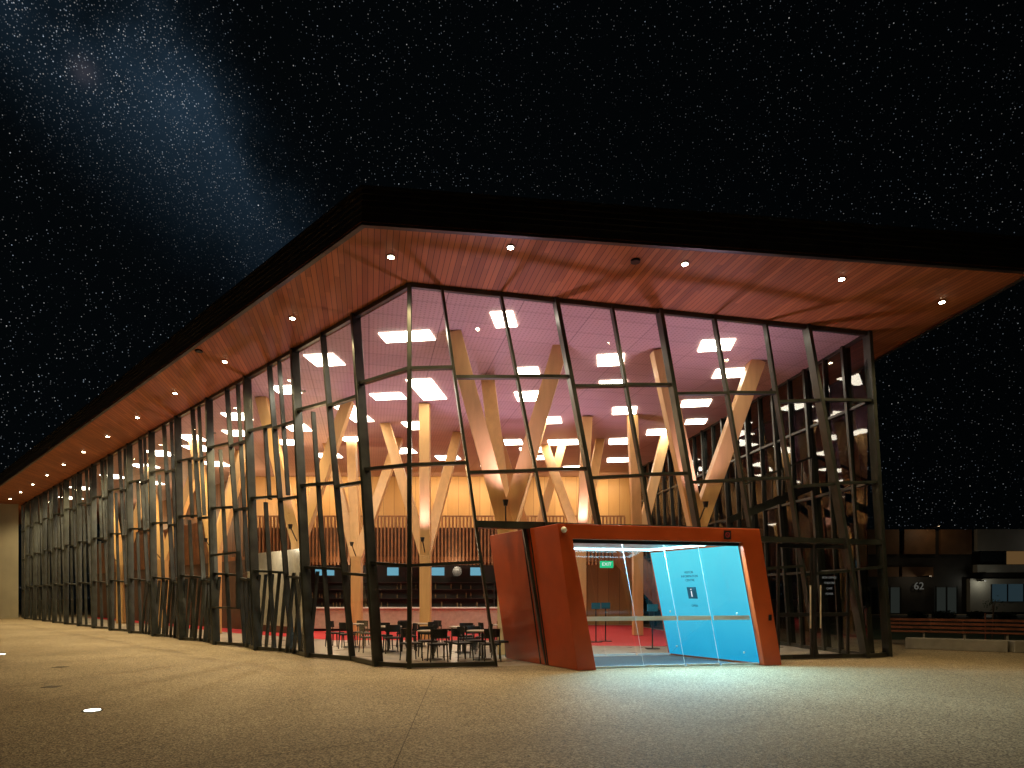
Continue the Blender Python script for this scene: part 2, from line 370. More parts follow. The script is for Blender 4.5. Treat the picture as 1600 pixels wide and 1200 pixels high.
sg.hexa([c0-xd*h-upv*h,c0+xd*h-upv*h,c0+xd*h-upv*h+V((-.012,0,0)),c0-xd*h-upv*h+V((-.012,0,0)),c0-xd*h+upv*h,c0+xd*h+upv*h,c0+xd*h+upv*h+V((-.012,0,0)),c0-xd*h+upv*h+V((-.012,0,0))])
obj('sign',sg,M['blue_sign'],P)
text('lettering','i',.32,c0+V((-.03,-.02,0)),xd,upv,M['whiteglow'],P,.003)
for k_,s_ in enumerate(('VISITOR','INFORMATION','CENTRE')):
    text('lettering',s_,.085,onpanel(.56,.79-k_*.036,.04),xd,upv,M['ink'],P,.002)
text('lettering','OPEN',.085,onpanel(.56,.48,.04),xd,upv,M['ink'],P,.002)
for X0,X1,dp in((1.7,5.0,.35),(1.7,5.0,2.3)):
    st=MB(); a=pf(X0,zi-.02,dp);b=pf(X1,zi-.02,dp); st.beam(a,b,E,(0,0,1),.10,.03); obj('light_strip',st,M['coolstrip'],P)
st=MB(); st.beam(pf(4.95,zi-.02,.45),pf(4.95,zi-.02,2.2),DF,(0,0,1),.12,.03); obj('light_strip',st,M['coolstrip'],P)
pa=MB(); pa.quad(pf(it[0],zi-.003,.02),pf(it[1],zi-.003,.02),pf(it[1],zi-.003,D0),pf(it[0],zi-.003,D0)); obj('ceiling_lining',pa,pbr('pale_lining',(.7,.72,.72),.4),P)
mt=MB(); mt.quad(pf(2.0,.02,.25),pf(5.7,.02,.25),pf(5.7,.02,2.6),pf(2.0,.02,2.6)); obj('floor_mat',mt,M['mat'],P)
cuts=[0,.30,.55,.76,1]
for dep in(.12,D0-.1):
  for k_ in range(4):
    u0,u1=cuts[k_]+.004,cuts[k_+1]-.004
    def q(u,z): 
        f=z/zi; x0=ib[0]+(it[0]-ib[0])*f; x1=ib[1]+(it[1]-ib[1])*f; return pf(x0+(x1-x0)*u,z,dep+(.03 if k_ in(1,2) else 0))
    g=MB(); g.quad(q(u0,.03),q(u1,.03),q(u1,zi-.02),q(u0,zi-.02)); go=obj('door',g,M['doorglass'],P)
    fr=MB(); fr.beam(q(u0,.05),q(u1,.05),NF,(0,0,1),.03,.04); obj('door_rail',fr,M['band'],P)
    if dep<1: 
        fr=MB(); fr.beam(q(u0,1.12),q(u1,1.12),NF,(0,0,1),.006,.10); obj('door_band',fr,M['band'],P)
        if k_<3:
            fr=MB(); fr.beam(q(u1,.08),q(u1,zi-.02),DFn,NF,.005,.012); obj('door_edge',fr,M['band'],P)
rail=MB(); rail.beam(pf(it[0],zi-.04,.12),pf(it[1],zi-.04,.12),NF,(0,0,1),.1,.08); obj('door_track',rail,M['black'],P)
s2=MB(); c0=pf(4.92,3.02)+NF*.02; s2.beam(c0-DFn*.09,c0+DFn*.09,NF,(0,0,1),.01,.2); obj('sign',s2,M['black'],P)
s3=MB(); 
for i in range(16):
    a0=2*math.pi*i/16;a1=2*math.pi*(i+1)/16; cc=c0+NF*.012
    f_=lambda a,r: cc+DFn*math.cos(a)*r+V((0,0,1))*math.sin(a)*r
    s3.quad(f_(a0,.045),f_(a1,.045),f_(a1,.06),f_(a0,.06))
s3.quad(cc+DFn*-.045+V((0,0,.035)),cc+DFn*-.035+V((0,0,.045)),cc+DFn*.045+V((0,0,-.035)),cc+DFn*.035+V((0,0,-.045)))
obj('sign_symbol',s3,emis('sign_red',(.6,.05,.03),.25),P)
cm=MB(); p=pf(1.12,3.05)+NF*.06; cm.tube(p+NF*-.06,p,.07,.05,14); cm.tube(p,p+NF*.05,.05,.02,14); obj('security_camera',cm,M['white'],P)
cr_=MB(); p=pf(6.0,1.12)+NF*.01; cr_.beam(p+V((0,0,-.07)),p+V((0,0,.07)),DFn,NF,.07,.03); obj('card_reader',cr_,M['black'],P)
for X in(2.2,3.4,4.6):
    lamp('portal_lamp','SPOT',pf(X,zi-.05,.35),900,(.32,.76,1),P,aim=pf(X+.9,0,-2.0),spot_size=math.radians(130),spot_blend=1,shadow_soft_size=.03)
    lamp('portal_lamp','SPOT',pf(X,zi-.05,2.3),110,(.6,.9,1),P,aim=pf(X,0,2.3),spot_size=math.radians(165),spot_blend=1,shadow_soft_size=.03)
# ---------------------------------------------------------------- interior structure
bw=MB(); bw.box(I1.x,R2.x+.2,37,37.3,0,H-.04); obj('wall',bw,M['wallwood'],B)
iw=MB()
iw.beam(V((I1.x,I1.y,H/2)),V((I2.x,I2.y,H/2)),V((.701,.713,0)),(0,0,1),.3,H-.1)
obj('wall',iw,plank('auditorium_boards',(-.713,.701,0),.3,(.20,.09,.035),(.36,.17,.07),.6,.2,.2),B)
mz=MB(); mz.box(-14.6,6.2,34.1,37,3.45,3.75); obj('mezzanine',mz,M['slat'],B)
mz=MB(); mz.beam(V((-15,34.6,3.6)),V((-31.5,50.8,3.6)),V((.701,.713,0)),(0,0,1),2.4,.3); obj('mezzanine',mz,M['slat'],B)
sl=MB(); x=-14.2
while x<6: sl.box(x,x+.08,33.95,34.08,3.3,5.85); x+=.19
sl.box(-14.2,6,34.0,34.05,5.85,5.93); obj('slat_screen',sl,M['slat'],B)
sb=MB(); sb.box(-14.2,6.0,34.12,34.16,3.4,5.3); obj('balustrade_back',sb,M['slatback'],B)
sl=MB(); s=0
p0=V((-16.0,33.9,0)); 
while s<23:
    p=p0+DLn*s; sl.beam(V((p.x,p.y,3.4)),V((p.x,p.y,5.7)),DLn,NL,.08,.13); s+=.2
obj('slat_screen',sl,M['slat'],B)
bk=MB(); bk.box(-14.5,4.0,36.3,36.6,.02,3.4); obj('wall',bk,M['darkwall'],B)
ow=MB(); q0=C+DL*10.5-NL*4.5; q1=C+DL*33-NL*4.5
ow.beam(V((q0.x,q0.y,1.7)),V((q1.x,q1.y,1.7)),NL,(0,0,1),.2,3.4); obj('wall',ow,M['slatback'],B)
def member(mb,p0,p1,w0=.42,w1=.42):
    p0=V(p0);p1=V(p1);a=(p1-p0).normalized(); u=a.cross(V((0,1,0))).normalized(); n_=a.cross(u).normalized()
    mb.beam(p0,p1,u,n_,w0,w0,w1,w1)
def tree(j,arms,base=None,w=.40,up=200):
    j=V(j); st=MB(); bs=V(base) if base else V((j.x,j.y,.02)); member(st,bs,j+V((0,0,.15)),w,w)
    s=obj('column',st,M['glulam'],B,.012); s['label']='branching laminated timber column'
    for a in arms:
        am=MB(); a=V((a[0],a[1],H-.035)); d=(a-j).normalized(); member(am,j-d*.1,a,w*.94,w*.94)
        obj('column_arm',am,M['glulam'],s,.012)
    fx=MB(); pz=j+V((0,-.85,.5)); fx.tube(pz,pz+V((0,0,.16)),.05,.08,12); fx.tube(pz+V((0,.03,.05)),j+V((0,-.1,.1)),.02)
    obj('uplight',fx,M['black'],s)
    if up: lamp('uplight_lamp','SPOT',pz+V((0,-.0,.24)),up,(.92,.66,1),s,aim=pz+V((0,-.6,4)),spot_size=math.radians(125),spot_blend=1,shadow_soft_size=.2)
tree((-.17,17.7,3.5),[(-1.55,16.9),(1.35,17.9),(-.78,20.4)],w=.46,up=420)
tree((5.4,18.7,3.6),[(4.15,18.1),(7.25,19.0)],w=.46,up=420)
tree((-3.24,24,3.1),[(-3.15,23.1),(-5.1,25.8),(-2.3,27.2)],up=300)
tree((-6.3,26,3.1),[(-7.1,28.3),(-8.4,29.2),(-5.0,28.2)],up=150)
tree((-7.5,22.5,3.4),[(-8.75,22.4),(-5.8,22.7)],up=180)
tree((2.8,26,3.6),[(2.9,24.7),(3.9,28.4),(1.5,29.5)],up=340)
tree((.9,28.5,3.6),[(2.3,29.5),(-.6,28)],up=0)
tree((-.2,24.5,3.4),[(1.2,25.5),(-1.3,25.2)],up=340)
tree((-12.8,27.6,3.4),[(-14.1,28.4),(-11.8,28.6),(-12.9,30.5)],up=120)
tree((5.2,26.5,3.6),[(6.6,27.5),(4.6,24.5)],up=0)
tree((-18,33,3.4),[(-19.5,34.2),(-16.6,33.8)],up=0)
tree((-23.5,38.5,3.4),[(-25,39.6),(-22.2,39.0)],up=0)
pls=[(17.1,-2.8,1.25,.55),(16.05,-.2,.5,.8),(17.7,5.65,.8,.7),(18.8,-5.5,.8,.8),(21.5,-7.6,.7,.7),(22.2,-4.3,1,.6),(21.5,-2.85,.75,1.9),(19.8,.5,.6,.7),(22.2,.55,.75,.9),
(18.8,2.9,.7,.8),(20.9,3.3,.8,.6),(19.9,6.8,.9,.7),(23,6.6,.9,.7),(24.7,-10.6,.8,.8),(27.2,-11.7,.8,.8),(24.3,-6,.7,2),(28.2,-7,.9,.6),(28.8,-.1,1.0,.8),(25.2,1.6,.6,.8),
(28.8,2.3,1.2,.8),(28.6,4.9,1,.9),(23.9,4.2,.8,.8),(27,6.2,.9,.8),(25.4,7.3,.7,.6),(31,-17,.9,1),(37,-23,.9,1),(28.8,-10,.9,.8),(30,-14.7,.9,1),(32,1.2,1,.7),(32.5,5.4,1,.8),(32,-3.2,1,.8),(31.5,-9,1,.8),(34,-19.5,1,.8),(41,-27.5,1,.9),(45,-31,1,.9),
(26,-3.9,.8,1),(30.5,-5.2,1,.9),(26.3,-8.8,.8,.9),(34.5,3.4,1.1,.8),(34.3,-1,1.1,.8),(30.3,.9,.9,.8),(33.5,-15.5,1,1),(39,-22,1,1),(28,-14,.8,.9)]
for y,x,w,d_ in pls:
    w*=1.1; d_*=1.1
    mb=MB(); a=-.14 if x>-8 else .0
    c_,s_=math.cos(a),math.sin(a)
    q=[(x+dx*c_-dy*s_,y+dx*s_+dy*c_) for dx,dy in((-w/2,-d_/2),(w/2,-d_/2),(w/2,d_/2),(-w/2,d_/2))]
    mb.hexa([(X,Y,H-.055) for X,Y in q]+[(X,Y,H-.032) for X,Y in q]); obj('ceiling_light',mb,M['panel'],B)
for x in(-11,-3.5,4): 
    lamp('wash_and_fill_lamp','AREA',(x,35.2,8.2),190,(1,.70,.36),B,aim=(x,37,5.6),shape='RECTANGLE',size=5,size_y=.2)
for t in(10,16,22,28):
    p=C+DL*t-NL*5.5; lamp('wash_and_fill_lamp','POINT',(p.x,p.y,6.6),210,(1,.70,.36),B,shadow_soft_size=.05)  # added fill points without fixtures, brightening the left wing
for x in(-9,-3,3): lamp('bar_lamp','POINT',(x,33.0,3.2),60,(1,.8,.55),B,shadow_soft_size=.05)
for t in(6,11.5,17,22.5,28):  # spots and their fixtures are added to throw mullion streaks onto the paving
    p=C+DL*t-NL*1.9; r=MB(); r.tube((p.x,p.y,H-.05),(p.x,p.y,H-.03),.09,.09,16); o=obj('spill_spot',r,M['black'],B)
    lamp('spill_spot_lamp','SPOT',(p.x,p.y,H-.08),1500,(1,.76,.40),o,aim=(p.x-2.9,p.y-2.9,0),spot_size=math.radians(120),spot_blend=1,shadow_soft_size=.02)
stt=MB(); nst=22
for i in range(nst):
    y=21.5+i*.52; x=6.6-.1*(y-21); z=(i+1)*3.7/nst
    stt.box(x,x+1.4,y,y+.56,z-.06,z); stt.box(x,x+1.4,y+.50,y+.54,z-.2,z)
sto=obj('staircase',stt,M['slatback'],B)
ss=MB()
for i in range(66):
    y=21.5+i*.175; x=6.5-.1*(y-21); z=(y-21.5)/.52*3.7/nst
    ss.box(x,x+.08,y,y+.09,max(.02,z-.4),z+1.15)
obj('stair_side',ss,M['slat'],sto)
dg=MB(); dg.beam((6.8,18.9,4.0),(9.0,19.2,4.9),(0,1,0),(0,0,1),.06,.22); dg.beam((6.8,20.3,4.0),(8.9,20.6,4.9),(0,1,0),(0,0,1),.06,.22)
dg.beam((6.8,18.9,4.9),(9.0,19.2,5.8),(0,1,0),(0,0,1),.05,.06)
for i in range(8): 
    u=i/7; dg.beam((6.8+2.2*u,18.9+.3*u,4.0+.9*u),(6.8+2.2*u,18.9+.3*u,4.9+.9*u),(1,0,0),(0,1,0),.03,.03)
obj('stair_balustrade',dg,M['metal'],B)
for i in range(34):
    t=3.0+i*.31
    if 5.9<t<7.6: continue
    p=pt(C,DL,t,.03,.14,NL); q=pt(C,DL,t-.25,2.28,.10,NL)
    mb=MB(); mb.beam(p,q,DLn,NL,.05,.09); obj('louvre',mb,M['metal'],B)
# small framed opening low in the long facade with a lit pale back panel
tw=MB(); 
for z in(1.25,3.0): tw.beam(pt(C,DL,6.0,z,.30,NL),pt(C,DL,7.5,z,.30,NL),NL,(0,0,1),.12,.06)
for t in(6.0,7.5): tw.beam(pt(C,DL,t,1.22,.30,NL),pt(C,DL,t,3.03,.30,NL),DLn,NL,.06,.12)
to=obj('service_window',tw,M['metal'],B)
mb=MB(); mb.beam(pt(C,DL,5.4,1.9,-1.6,NL),pt(C,DL,8.6,1.9,-1.6,NL),NL,(0,0,1),.05,2.6); obj('back_panel',mb,M['counter'],to)
p=pt(C,DL,6.6,3.3,-.9,NL); lamp('service_lamp','POINT',p,40,(1,.85,.6),to,shadow_soft_size=.05)
cw=MB(); pts=[]
for i in range(19):
    a=i/18*1.9
    pts.append(V((Lend.x-6.2*math.sin(a)*.9-.0,Lend.y-.4-5.5*(1-math.cos(a)),0)))
for i in range(18):
    a,b=pts[i],pts[i+1]; cw.quad((a.x,a.y,0),(b.x,b.y,0),(b.x,b.y,H),(a.x,a.y,H))
o=obj('end_wall',cw,M['steelwall'],B); o['label']='pale curved end wall under the roof'
for p in o.data.polygons: p.use_smooth=True
def downlight(x,y,e):
    r=MB(); r.tube((x,y,H-.012),(x,y,H+.01),.085,.085,20); o=obj('downlight',r,M['black'],B)
    l=MB(); l.tube((x,y,H-.02),(x,y,H-.013),.06,.06,16); obj('lens',l,M['lamp'],o)
    lamp('downlight_lamp','SPOT',(x,y,H-.04),e,(1,.74,.36),o,aim=(x,y,0),spot_size=math.radians(140),spot_blend=1,shadow_soft_size=.05)
for x,y in((-2.49,13.16),(-.03,12.8),(3.63,13.44),(7.25,14.08),(10.2,15.18)): downlight(x,y,700)
for i in range(12): downlight(-5.51-3.03*i,16.06+2.96*i,950)
for x,y in((2.57,13.33),(-8.9,18.2)):
    sn=MB(); sn.tube((x,y,H-.03),(x,y,H+.01),.10,.10,18); obj('sensor',sn,M['black'],B)
# ---------------------------------------------------------------- furniture
def chair():
    e=empty('chair',(0,0,0),'black cafe chair with curved backrest beside a table','chair','cafe chairs around the tables')
    s=MB(); s.box(-.22,.22,-.21,.22,.42,.47); obj('seat',s,M['chair'],e,.012)
    for x,y in((-.19,-.18),(.19,-.18),(-.19,.19),(.19,.19)):
        l=MB(); l.tube((x*1.12,y*1.15,.015),(x,y,.44),.016,.022,8); obj('leg',l,M['chair'],e)
    b=MB()
    for i in range(8):
        a0=-1.0+i*.25;a1=a0+.25
        b.hexa([(.25*math.sin(a0),.04+.22*math.cos(a0),.62),(.25*math.sin(a1),.04+.22*math.cos(a1),.62),(.22*math.sin(a1),.04+.195*math.cos(a1),.62),(.22*math.sin(a0),.04+.195*math.cos(a0),.62),
                (.25*math.sin(a0),.06+.22*math.cos(a0),.82),(.25*math.sin(a1),.06+.22*math.cos(a1),.82),(.22*math.sin(a1),.06+.195*math.cos(a1),.82),(.22*math.sin(a0),.06+.195*math.cos(a0),.82)])
    for x in(-.18,.18): b.tube((x,.19,.45),(x,.2,.68),.016)
    obj('backrest',b,M['chair'],e); return e
def table():
    e=empty('cafe_table',(0,0,0),'round pale cafe table on black pedestal','table','cafe tables')
    t=MB(); t.tube((0,0,.72),(0,0,.75),.40,.40,28); obj('table_top',t,M['table'],e)
    l=MB(); l.tube((0,0,.03),(0,0,.72),.03); l.tube((0,0,.01),(0,0,.03),.24,.22,20); obj('pedestal',l,M['chair'],e); return e
ch=chair(); tb=table()
tabs=[(-2.0,16.2),(-.75,16.25),(-1.4,18.3),(-3.6,18.6),(-5.1,20.3),(-.2,19.6),(-3.0,20.6)]
for i,(x,y) in enumerate(tabs):
    if i==0: tb.location=(x,y,.006)
    else: copy_tree(tb,(x,y,.006))
    r0=random.random()*1.5
    nn=4
    for j in range(nn):
        a=r0+j*2*math.pi/nn+random.uniform(-.2,.2); rr=.58
        loc=(x+math.sin(a)*-rr,y+math.cos(a)*rr,.006)
        if i==0 and j==0: ch.location=loc; ch.rotation_euler=(0,0,a)
        else: copy_tree(ch,loc,a)
cb=empty('bar_counter',(-4,30,0),'long pale stone bar counter with dark plinth','counter')
m1=MB(); m1.box(-9.5,1.2,29.8,30.5,.12,1.05); obj('front_panel',m1,M['counter'],cb,.02)
m1=MB(); m1.box(-9.6,1.3,29.7,30.6,1.05,1.12); obj('counter_top',m1,M['white'],cb,.01)
m1=MB(); m1.box(-9.4,1.1,29.9,30.4,.015,.12); obj('plinth',m1,M['black'],cb)
sh=empty('back_bar_shelf',(-5,36,0),'dark back bar shelves holding bottles','shelf')
m1=MB()
for z in(1.0,1.5,2.0,2.4): m1.box(-13,3,35.8,36.28,z,z+.04)
for x in(-13,-9,-5,-1,3): m1.box(x-.03,x+.03,35.8,36.28,.02,2.44)
obj('shelf_board',m1,M['darkwall'],sh)
m1=MB(); x=-12.8
while x<2.8:
    for z in(1.04,1.54,2.04):
        if random.random()<.5: 
            hh=random.uniform(.16,.30); m1.tube((x,36,z),(x,36,z+hh),.045,.045,6); m1.tube((x,36,z+hh),(x,36,z+hh+.08),.015,.015,6)
    x+=random.uniform(.13,.4)
o=obj('bottle_row',m1,M['bottle'],sh); o['kind']='stuff'
for x,wd in((-9.9,.5),(-6.3,.3),(-4.0,.42),(-1.9,.3)):
    e=empty('menu_screen',(x,33.8,2.9),'glowing wall screen hung above the bar','screen','screens above the bar')
    m1=MB(); m1.box(x-wd-.03,x+wd+.03,33.85,33.93,2.7,3.2); obj('casing',m1,M['black'],e)
    m1=MB(); m1.quad((x-wd,33.84,2.74),(x+wd,33.84,2.74),(x+wd,33.84,3.16),(x-wd,33.84,3.16)); obj('display',m1,M['screen'],e)
for x in(-7.9,-2.9):
    m1=MB(); m1.tube((x,33.9,2.95),(x,33.8,2.95),.26,.26,24); m1.tube((x,33.8,2.95),(x,33.78,2.95),.08,.08,12); o=obj('round_speaker',m1,M['black']); thing(o,'round black speaker fixed above the bar','speaker','speakers above the bar')
for i,(x,y,hh) in enumerate(((4.3,19.6,1.38),(2.95,22.5,1.4),(3.35,22.9,1.4))):
    e=empty('information_stand',(x,y,0),'slim black floor stand with small panel','stand','floor stands in the foyer')
    m1=MB(); m1.tube((x,y,.02),(x,y,hh-.1),.022); m1.box(x-.2,x+.2,y-.15,y+.15,.014,.035); obj('post',m1,M['black'],e)
    m1=MB(); m1.box(x-.16,x+.16,y-.03,y+.03,hh-.22,hh); obj('panel',m1,M['blue_sign'],e)
xs=MB(); xs.box(3.02,3.48,21.98,22.02,2.60,2.84); o=obj('exit_sign',xs,emis('exit_green',(.02,.5,.2),1.2)); thing(o,'small green illuminated exit sign hanging in the foyer','sign')
text('lettering','EXIT',.16,(3.25,21.96,2.72),(1,0,0),(0,0,1),M['whiteglow'],o,.003)
# ---------------------------------------------------------------- outdoors
g=MB(); g.box(-260,300,-60,420,-.3,0); struct(obj('ground',g,M['ground']))
jn=MB()
def joint(a,b,w=.009):
    a=V((*a,.004));b=V((*b,.004));d=(b-a).normalized();n_=V((-d.y,d.x,0))*w/2; jn.quad(a-n_,b-n_,b+n_,a+n_)
for a,b in(((-1.6,13.0),(-.9,3.0)),((-2.3,14.1),(-4.6,5)),((-4.6,5),(-9,10.6)),((-9,10.6),(-22,8)),((-9,10.6),(-7.6,19)),((-16,28),(-40,12)),((8,10),(10.5,16.8)),((-4.6,5),(-1.2,7.3)),((14,6),(11,17))): joint(a,b)
o=struct(obj('paving',jn,pbr('joint_filler',(.08,.065,.045),.9)))
for x,y,s in((-5.9,9.0,.10),(-14.2,17.8,.09)):
    e=empty('ground_light',(x,y,0),'round recessed light glowing in the paving','light','recessed paving lights')
    m1=MB(); m1.tube((x,y,.0),(x,y,.008),s+.03,s+.03,28); obj('rim',m1,M['metal'],e)
    m1=MB(); m1.tube((x,y,.009),(x,y,.013),s,s,28); obj('lens',m1,emis('uplight_lens',(.95,1,.85),7),e)
dg_m=pbr('dull_grate',(.14,.12,.09),.6,.2)
for x,y in((-10.3,14.6),(-8.2,11.4)):
    m1=MB(); m1.box(x-.12,x+.12,y-.12,y+.12,.001,.006); 
    for i in range(5): m1.box(x-.11+i*.045,x-.09+i*.045,y-.1,y+.1,.006,.009)
    o=obj('drain_cover',m1,dg_m); thing(o,'small dark metal drain grate in the paving','drain','paving drains')
struct(poly('lawn',[(13.5,24),(60,20),(90,50),(14,50)],.01,M['grass']))
struct(poly('road',[(10,50.5),(90,50.5),(90,56),(10,56)],.006,M['darkwall']))
bn=empty('bench',(14.5,20.5,0),'long slatted red-brown timber bench along the lawn','bench')
A=V((12.6,21.6,0));Bq=V((16.4,19.4,0)); d=(Bq-A).normalized(); nb=V((-d.y,d.x,0))
m1=MB()
for i in range(5): o_=nb*(i*.11); m1.beam(A+o_+V((0,0,.46)),Bq+o_+V((0,0,.46)),nb,(0,0,1),.09,.04)
obj('seat',m1,M['benchwood'],bn)
m1=MB()
for i in range(3): m1.beam(A+nb*(.5+.03*i)+V((0,0,.58+.13*i)),Bq+nb*(.5+.03*i)+V((0,0,.58+.13*i)),nb,(0,0,1),.035,.08)
obj('backrest',m1,M['benchwood'],bn)
for i in range(5): 
    m1=MB(); p=A.lerp(Bq,(i+.5)/5); m1.beam(p+nb*.50+V((0,0,.45)),p+nb*.58+V((0,0,.90)),d,nb,.05,.03); obj('back_support',m1,M['metal'],bn)
for u in(0,.25,.5,.75,1):
    m1=MB(); p=A.lerp(Bq,u); m1.beam(p+nb*.22+V((0,0,.0)),p+nb*.22+V((0,0,.44)),d,nb,.06,.42); obj('leg',m1,M['concrete'],bn)
for a,b,lb in(((12.3,20.0),(14.4,18.6),'short pale concrete seating wall beside the paving'),((14.45,18.55),(26,16.2),'low pale concrete seating wall beside the paving')):
    lw=MB(); a=V((*a,0));b=V((*b,0)); dd=(b-a).normalized(); lw.beam(a+V((0,0,.17)),b+V((0,0,.17)),V((-dd.y,dd.x,0)),(0,0,1),.42,.34)
    o=obj('low_wall',lw,M['concrete'],None,.02); thing(o,lb,'wall')
def leaves(mb,c,r,n_,sz):
    for _ in range(n_):
        dv=V((random.gauss(0,1),random.gauss(0,1),random.gauss(0,.8))).normalized()*r*random.random()**.4
        p=V(c)+dv; u=V((random.gauss(0,1),random.gauss(0,1),random.gauss(0,1))).normalized(); w=u.orthogonal().normalized()
        mb.add([p-u*sz,p+w*sz*.5,p+u*sz,p-w*sz*.5],[(0,1,2,3)])
sp_=empty('sapling',(18,24,0),'young staked tree with sparse foliage on the lawn','tree')
m1=MB(); m1.tube((18,24,0),(18.05,24,1.3),.025,.015); m1.tube((18.05,24,.9),(18.2,24.1,1.5),.012,.006,6); m1.tube((18.05,24,1.0),(17.9,23.9,1.5),.012,.006,6); obj('trunk',m1,M['bark'],sp_)
m1=MB(); leaves(m1,(18.05,24,1.35),.33,110,.04); obj('crown',m1,M['leaf'],sp_)
m1=MB(); m1.tube((17.75,24,0),(17.75,24,1.0),.025); obj('stake',m1,M['benchwood'],sp_)
for x,y,r in((29,46,.5),(31,46,.55),(33.2,46,.5),(35,45.5,.45),(25,47,.5)):
    m1=MB()
    for q in range(4): leaves(m1,(x+random.uniform(-.6,.6),y,r*.5),r*.7,150,.10)
    o=obj('shrub',m1,M['leaf']); thing(o,'low dark shrub at the edge of the lawn','shrub','shrubs along the lawn')
SB=empty('street_building',(40,60,0),'two storey rendered office building numbered 62','building')
brown=pbr('brown_panel',(.17,.09,.042),.6,0,.2,1); grey=pbr('pale_render',(.33,.32,.28),.7,0,.1,1)
m1=MB(); m1.box(33,75,60,72,0,7.8); obj('wall',m1,M['darkwall'],SB)
for z0,z1 in((5.9,7.9),(3.9,4.6)):
    m1=MB(); m1.box(43.2,75,59.4,60,z0,z1); obj('parapet',m1,grey,SB)
for x in(33.2,36.6,40.0):
    m1=MB(); m1.box(x,x+2.9,59.7,59.99,5.6,7.9); obj('cladding_panel',m1,brown,SB)
for x in(33.2,36.4):
    m1=MB(); m1.box(x,x+2.9,59.7,59.99,3.5,4.4); obj('cladding_panel',m1,brown,SB)
m1=MB(); m1.box(42.6,75,59.5,59.98,.2,3.3); obj('wall',m1,grey,SB)
wd_=pbr('window_dark',(.02,.025,.03),.1)
for x in(43.6,46.0,48.4,50.8,53.2):
    m1=MB(); m1.box(x,x+2.2,59.55,59.6,4.65,5.85); o=obj('window',m1,wd_ if x!=46.0 else M['warmwin'],SB)
    m1=MB(); m1.box(x+2.2,x+2.3,59.4,59.6,4.6,5.9); obj('frame',m1,M['black'],o)
m1=MB(); m1.box(44.5,49.0,59.44,59.49,1.2,2.8); o=obj('window',m1,emis('cool_window',(.12,.22,.27),.12),SB)
for x in(44.5,46,47.5,49):
    m1=MB(); m1.box(x-.05,x+.05,59.38,59.43,1.2,2.8); obj('frame',m1,M['black'],o)
for x0 in(34.3,39.6):
    m1=MB(); m1.box(x0,x0+2,59.85,59.95,.1,2.5); o=obj('door',m1,emis('dim_lobby',(.3,.35,.3),.05),SB)
    for x in(x0,x0+1,x0+2):
        m1=MB(); m1.box(x-.06,x+.06,59.75,59.84,.05,2.6); obj('door_frame',m1,M['metal'],o)
text('house_number','62',.95,(37.9,59.6,2.6),(1,0,0),(0,0,1),emis('number_white',(.6,.58,.5),.12),SB,.02)
for x,y,z,e_,c_ in((43.4,58.6,3.0,22,(1,.95,.75)),(38,58.0,3.4,20,(1,.78,.5)),(50,57,6.6,20,(1,.92,.8)),(38.5,57.6,7.9,32,(1,.7,.4))):  # lamps and brackets added to brighten the street front
    o=lamp('fill_lamp','POINT',(x,y,z),e_,c_,SB,shadow_soft_size=.05)
    m1=MB(); m1.box(x-.1,x+.1,y+.1,59.4,z+.05,z+.15); obj('fill_bracket',m1,M['black'],SB)
# ---------------------------------------------------------------- sky
w=bpy.data.worlds.new('World'); sc.world=w; w.use_nodes=True; nt=w.node_tree; nt.nodes.clear()
try: w.cycles.sampling_method='NONE'
except Exception: pass
out=N(nt,'ShaderNodeOutputWorld'); bg=N(nt,'ShaderNodeBackground'); L(nt,bg.outputs[0],out.inputs[0])
tc=N(nt,'ShaderNodeTexCoord'); nv=N(nt,'ShaderNodeVectorMath',operation='NORMALIZE'); L(nt,tc.outputs['Generated'],nv.inputs[0]); dirn=nv.outputs[0]
def dot(v):
    d=N(nt,'ShaderNodeVectorMath',operation='DOT_PRODUCT'); L(nt,dirn,d.inputs[0]); d.inputs[1].default_value=V(v).normalized(); return d.outputs['Value']
b1=dot((-.714,.115,-.69)); c1=dot((-.66,.95,.85))
ns=N(nt,'ShaderNodeTexNoise'); ns.inputs['Scale'].default_value=7; ns.inputs['Detail'].default_value=8; L(nt,dirn,ns.inputs['Vector'])
bb=math_(nt,'ADD',b1,math_(nt,'MULTIPLY',math_(nt,'SUBTRACT',ns.outputs['Fac'],.5),.18))
band=math_(nt,'EXPONENT',math_(nt,'MULTIPLY',math_(nt,'MULTIPLY',bb,bb),-260.))
near=N(nt,'ShaderNodeMapRange'); L(nt,c1,near.inputs[0]); near.inputs[1].default_value=.93; near.inputs[2].default_value=1.0
mw=math_(nt,'MULTIPLY',band,near.outputs[0])
rightd=N(nt,'ShaderNodeMapRange'); L(nt,dot((1,.0,0)),rightd.inputs[0]); rightd.inputs[1].default_value=.6; rightd.inputs[2].default_value=-.4; rightd.inputs[3].default_value=.45; rightd.inputs[4].default_value=1
ns2=N(nt,'ShaderNodeTexNoise'); ns2.inputs['Scale'].default_value=3.5; ns2.inputs['Detail'].default_value=4; L(nt,dirn,ns2.inputs['Vector'])
dens=N(nt,'ShaderNodeMapRange'); L(nt,ns2.outputs['Fac'],dens.inputs[0]); dens.inputs[1].default_value=.35; dens.inputs[2].default_value=.65; dens.inputs[3].default_value=.3; dens.inputs[4].default_value=1.25
amp=math_(nt,'MULTIPLY',rightd.outputs[0],dens.outputs[0])
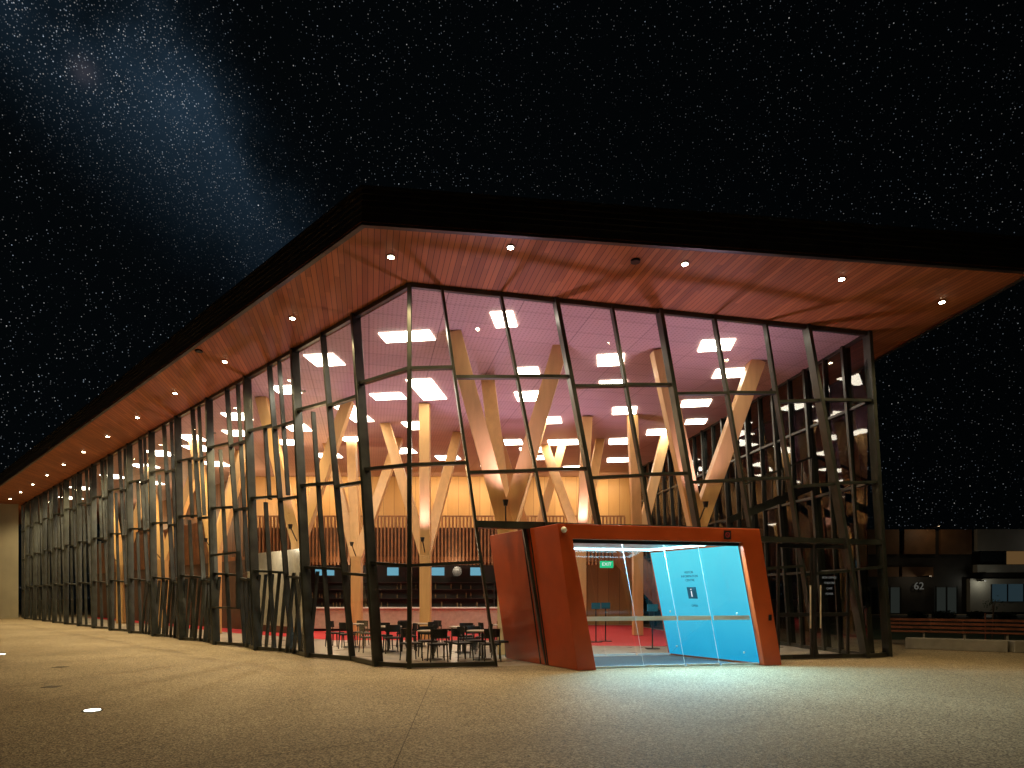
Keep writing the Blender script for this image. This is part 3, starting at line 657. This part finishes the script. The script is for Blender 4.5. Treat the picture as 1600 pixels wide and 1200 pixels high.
def layer(scale,r,pw,gain,off):
    v=N(nt,'ShaderNodeTexVoronoi'); v.inputs['Scale'].default_value=scale
    ad=N(nt,'ShaderNodeVectorMath',operation='ADD'); ad.inputs[1].default_value=(off,off*.3,0); L(nt,dirn,ad.inputs[0]); L(nt,ad.outputs[0],v.inputs['Vector'])
    mr=N(nt,'ShaderNodeMapRange'); L(nt,v.outputs['Distance'],mr.inputs[0]); mr.inputs[1].default_value=0; mr.inputs[2].default_value=r; mr.inputs[3].default_value=1; mr.inputs[4].default_value=0
    sp=N(nt,'ShaderNodeSeparateColor'); L(nt,v.outputs['Color'],sp.inputs[0])
    br=math_(nt,'MULTIPLY',math_(nt,'POWER',sp.outputs[0],pw),gain)
    val=math_(nt,'MULTIPLY',math_(nt,'MULTIPLY',mr.outputs[0],br),amp)
    mx=N(nt,'ShaderNodeMix',data_type='RGBA'); L(nt,sp.outputs[1],mx.inputs['Factor']); mx.inputs['A'].default_value=(.65,.8,1,1); mx.inputs['B'].default_value=(1,.93,.85,1)
    sc_=N(nt,'ShaderNodeVectorMath',operation='SCALE'); L(nt,mx.outputs['Result'],sc_.inputs[0]); L(nt,val,sc_.inputs['Scale']); return sc_.outputs[0]
def vadd(a,b):
    n_=N(nt,'ShaderNodeVectorMath',operation='ADD'); L(nt,a,n_.inputs[0]); L(nt,b,n_.inputs[1]); return n_.outputs[0]
s1=layer(75,.062,12,2.8,0); s2=layer(170,.11,8,1.5,3.1); s3_=layer(330,.21,4,.75,7.7)
s4=layer(440,.32,3,.95,12.3)
m4=N(nt,'ShaderNodeVectorMath',operation='SCALE'); L(nt,s4,m4.inputs[0]); L(nt,mw,m4.inputs['Scale'])
tot=vadd(vadd(s1,s2),vadd(s3_,m4.outputs[0]))
glow=N(nt,'ShaderNodeVectorMath',operation='SCALE'); glow.inputs[0].default_value=(.026,.055,.092); L(nt,math_(nt,'MULTIPLY',mw,math_(nt,'POWER',ns.outputs['Fac'],1.8)),glow.inputs['Scale'])
core=math_(nt,'EXPONENT',math_(nt,'MULTIPLY',math_(nt,'SUBTRACT',dot((-.67,1,.823)),1.0),16000.))
cg=N(nt,'ShaderNodeVectorMath',operation='SCALE'); cg.inputs[0].default_value=(.15,.12,.14); L(nt,math_(nt,'MULTIPLY',core,math_(nt,'POWER',ns.outputs['Fac'],2)),cg.inputs['Scale'])
base_=N(nt,'ShaderNodeVectorMath',operation='SCALE'); base_.inputs[0].default_value=(.0010,.0017,.0022); L(nt,rightd.outputs[0],base_.inputs['Scale'])
tot=vadd(vadd(tot,glow.outputs[0]),vadd(base_.outputs[0],cg.outputs[0]))
L(nt,tot,bg.inputs[0]); bg.inputs[1].default_value=1
# ---------------------------------------------------------------- camera
cam=bpy.data.cameras.new('camera'); co=bpy.data.objects.new('camera',cam); COL.objects.link(co); co.location=(0,0,1.6); co.rotation_euler=(math.radians(90),0,0)
cam.lens=22.5; cam.sensor_width=36; cam.shift_y=.208; cam.clip_end=1000; sc.camera=co
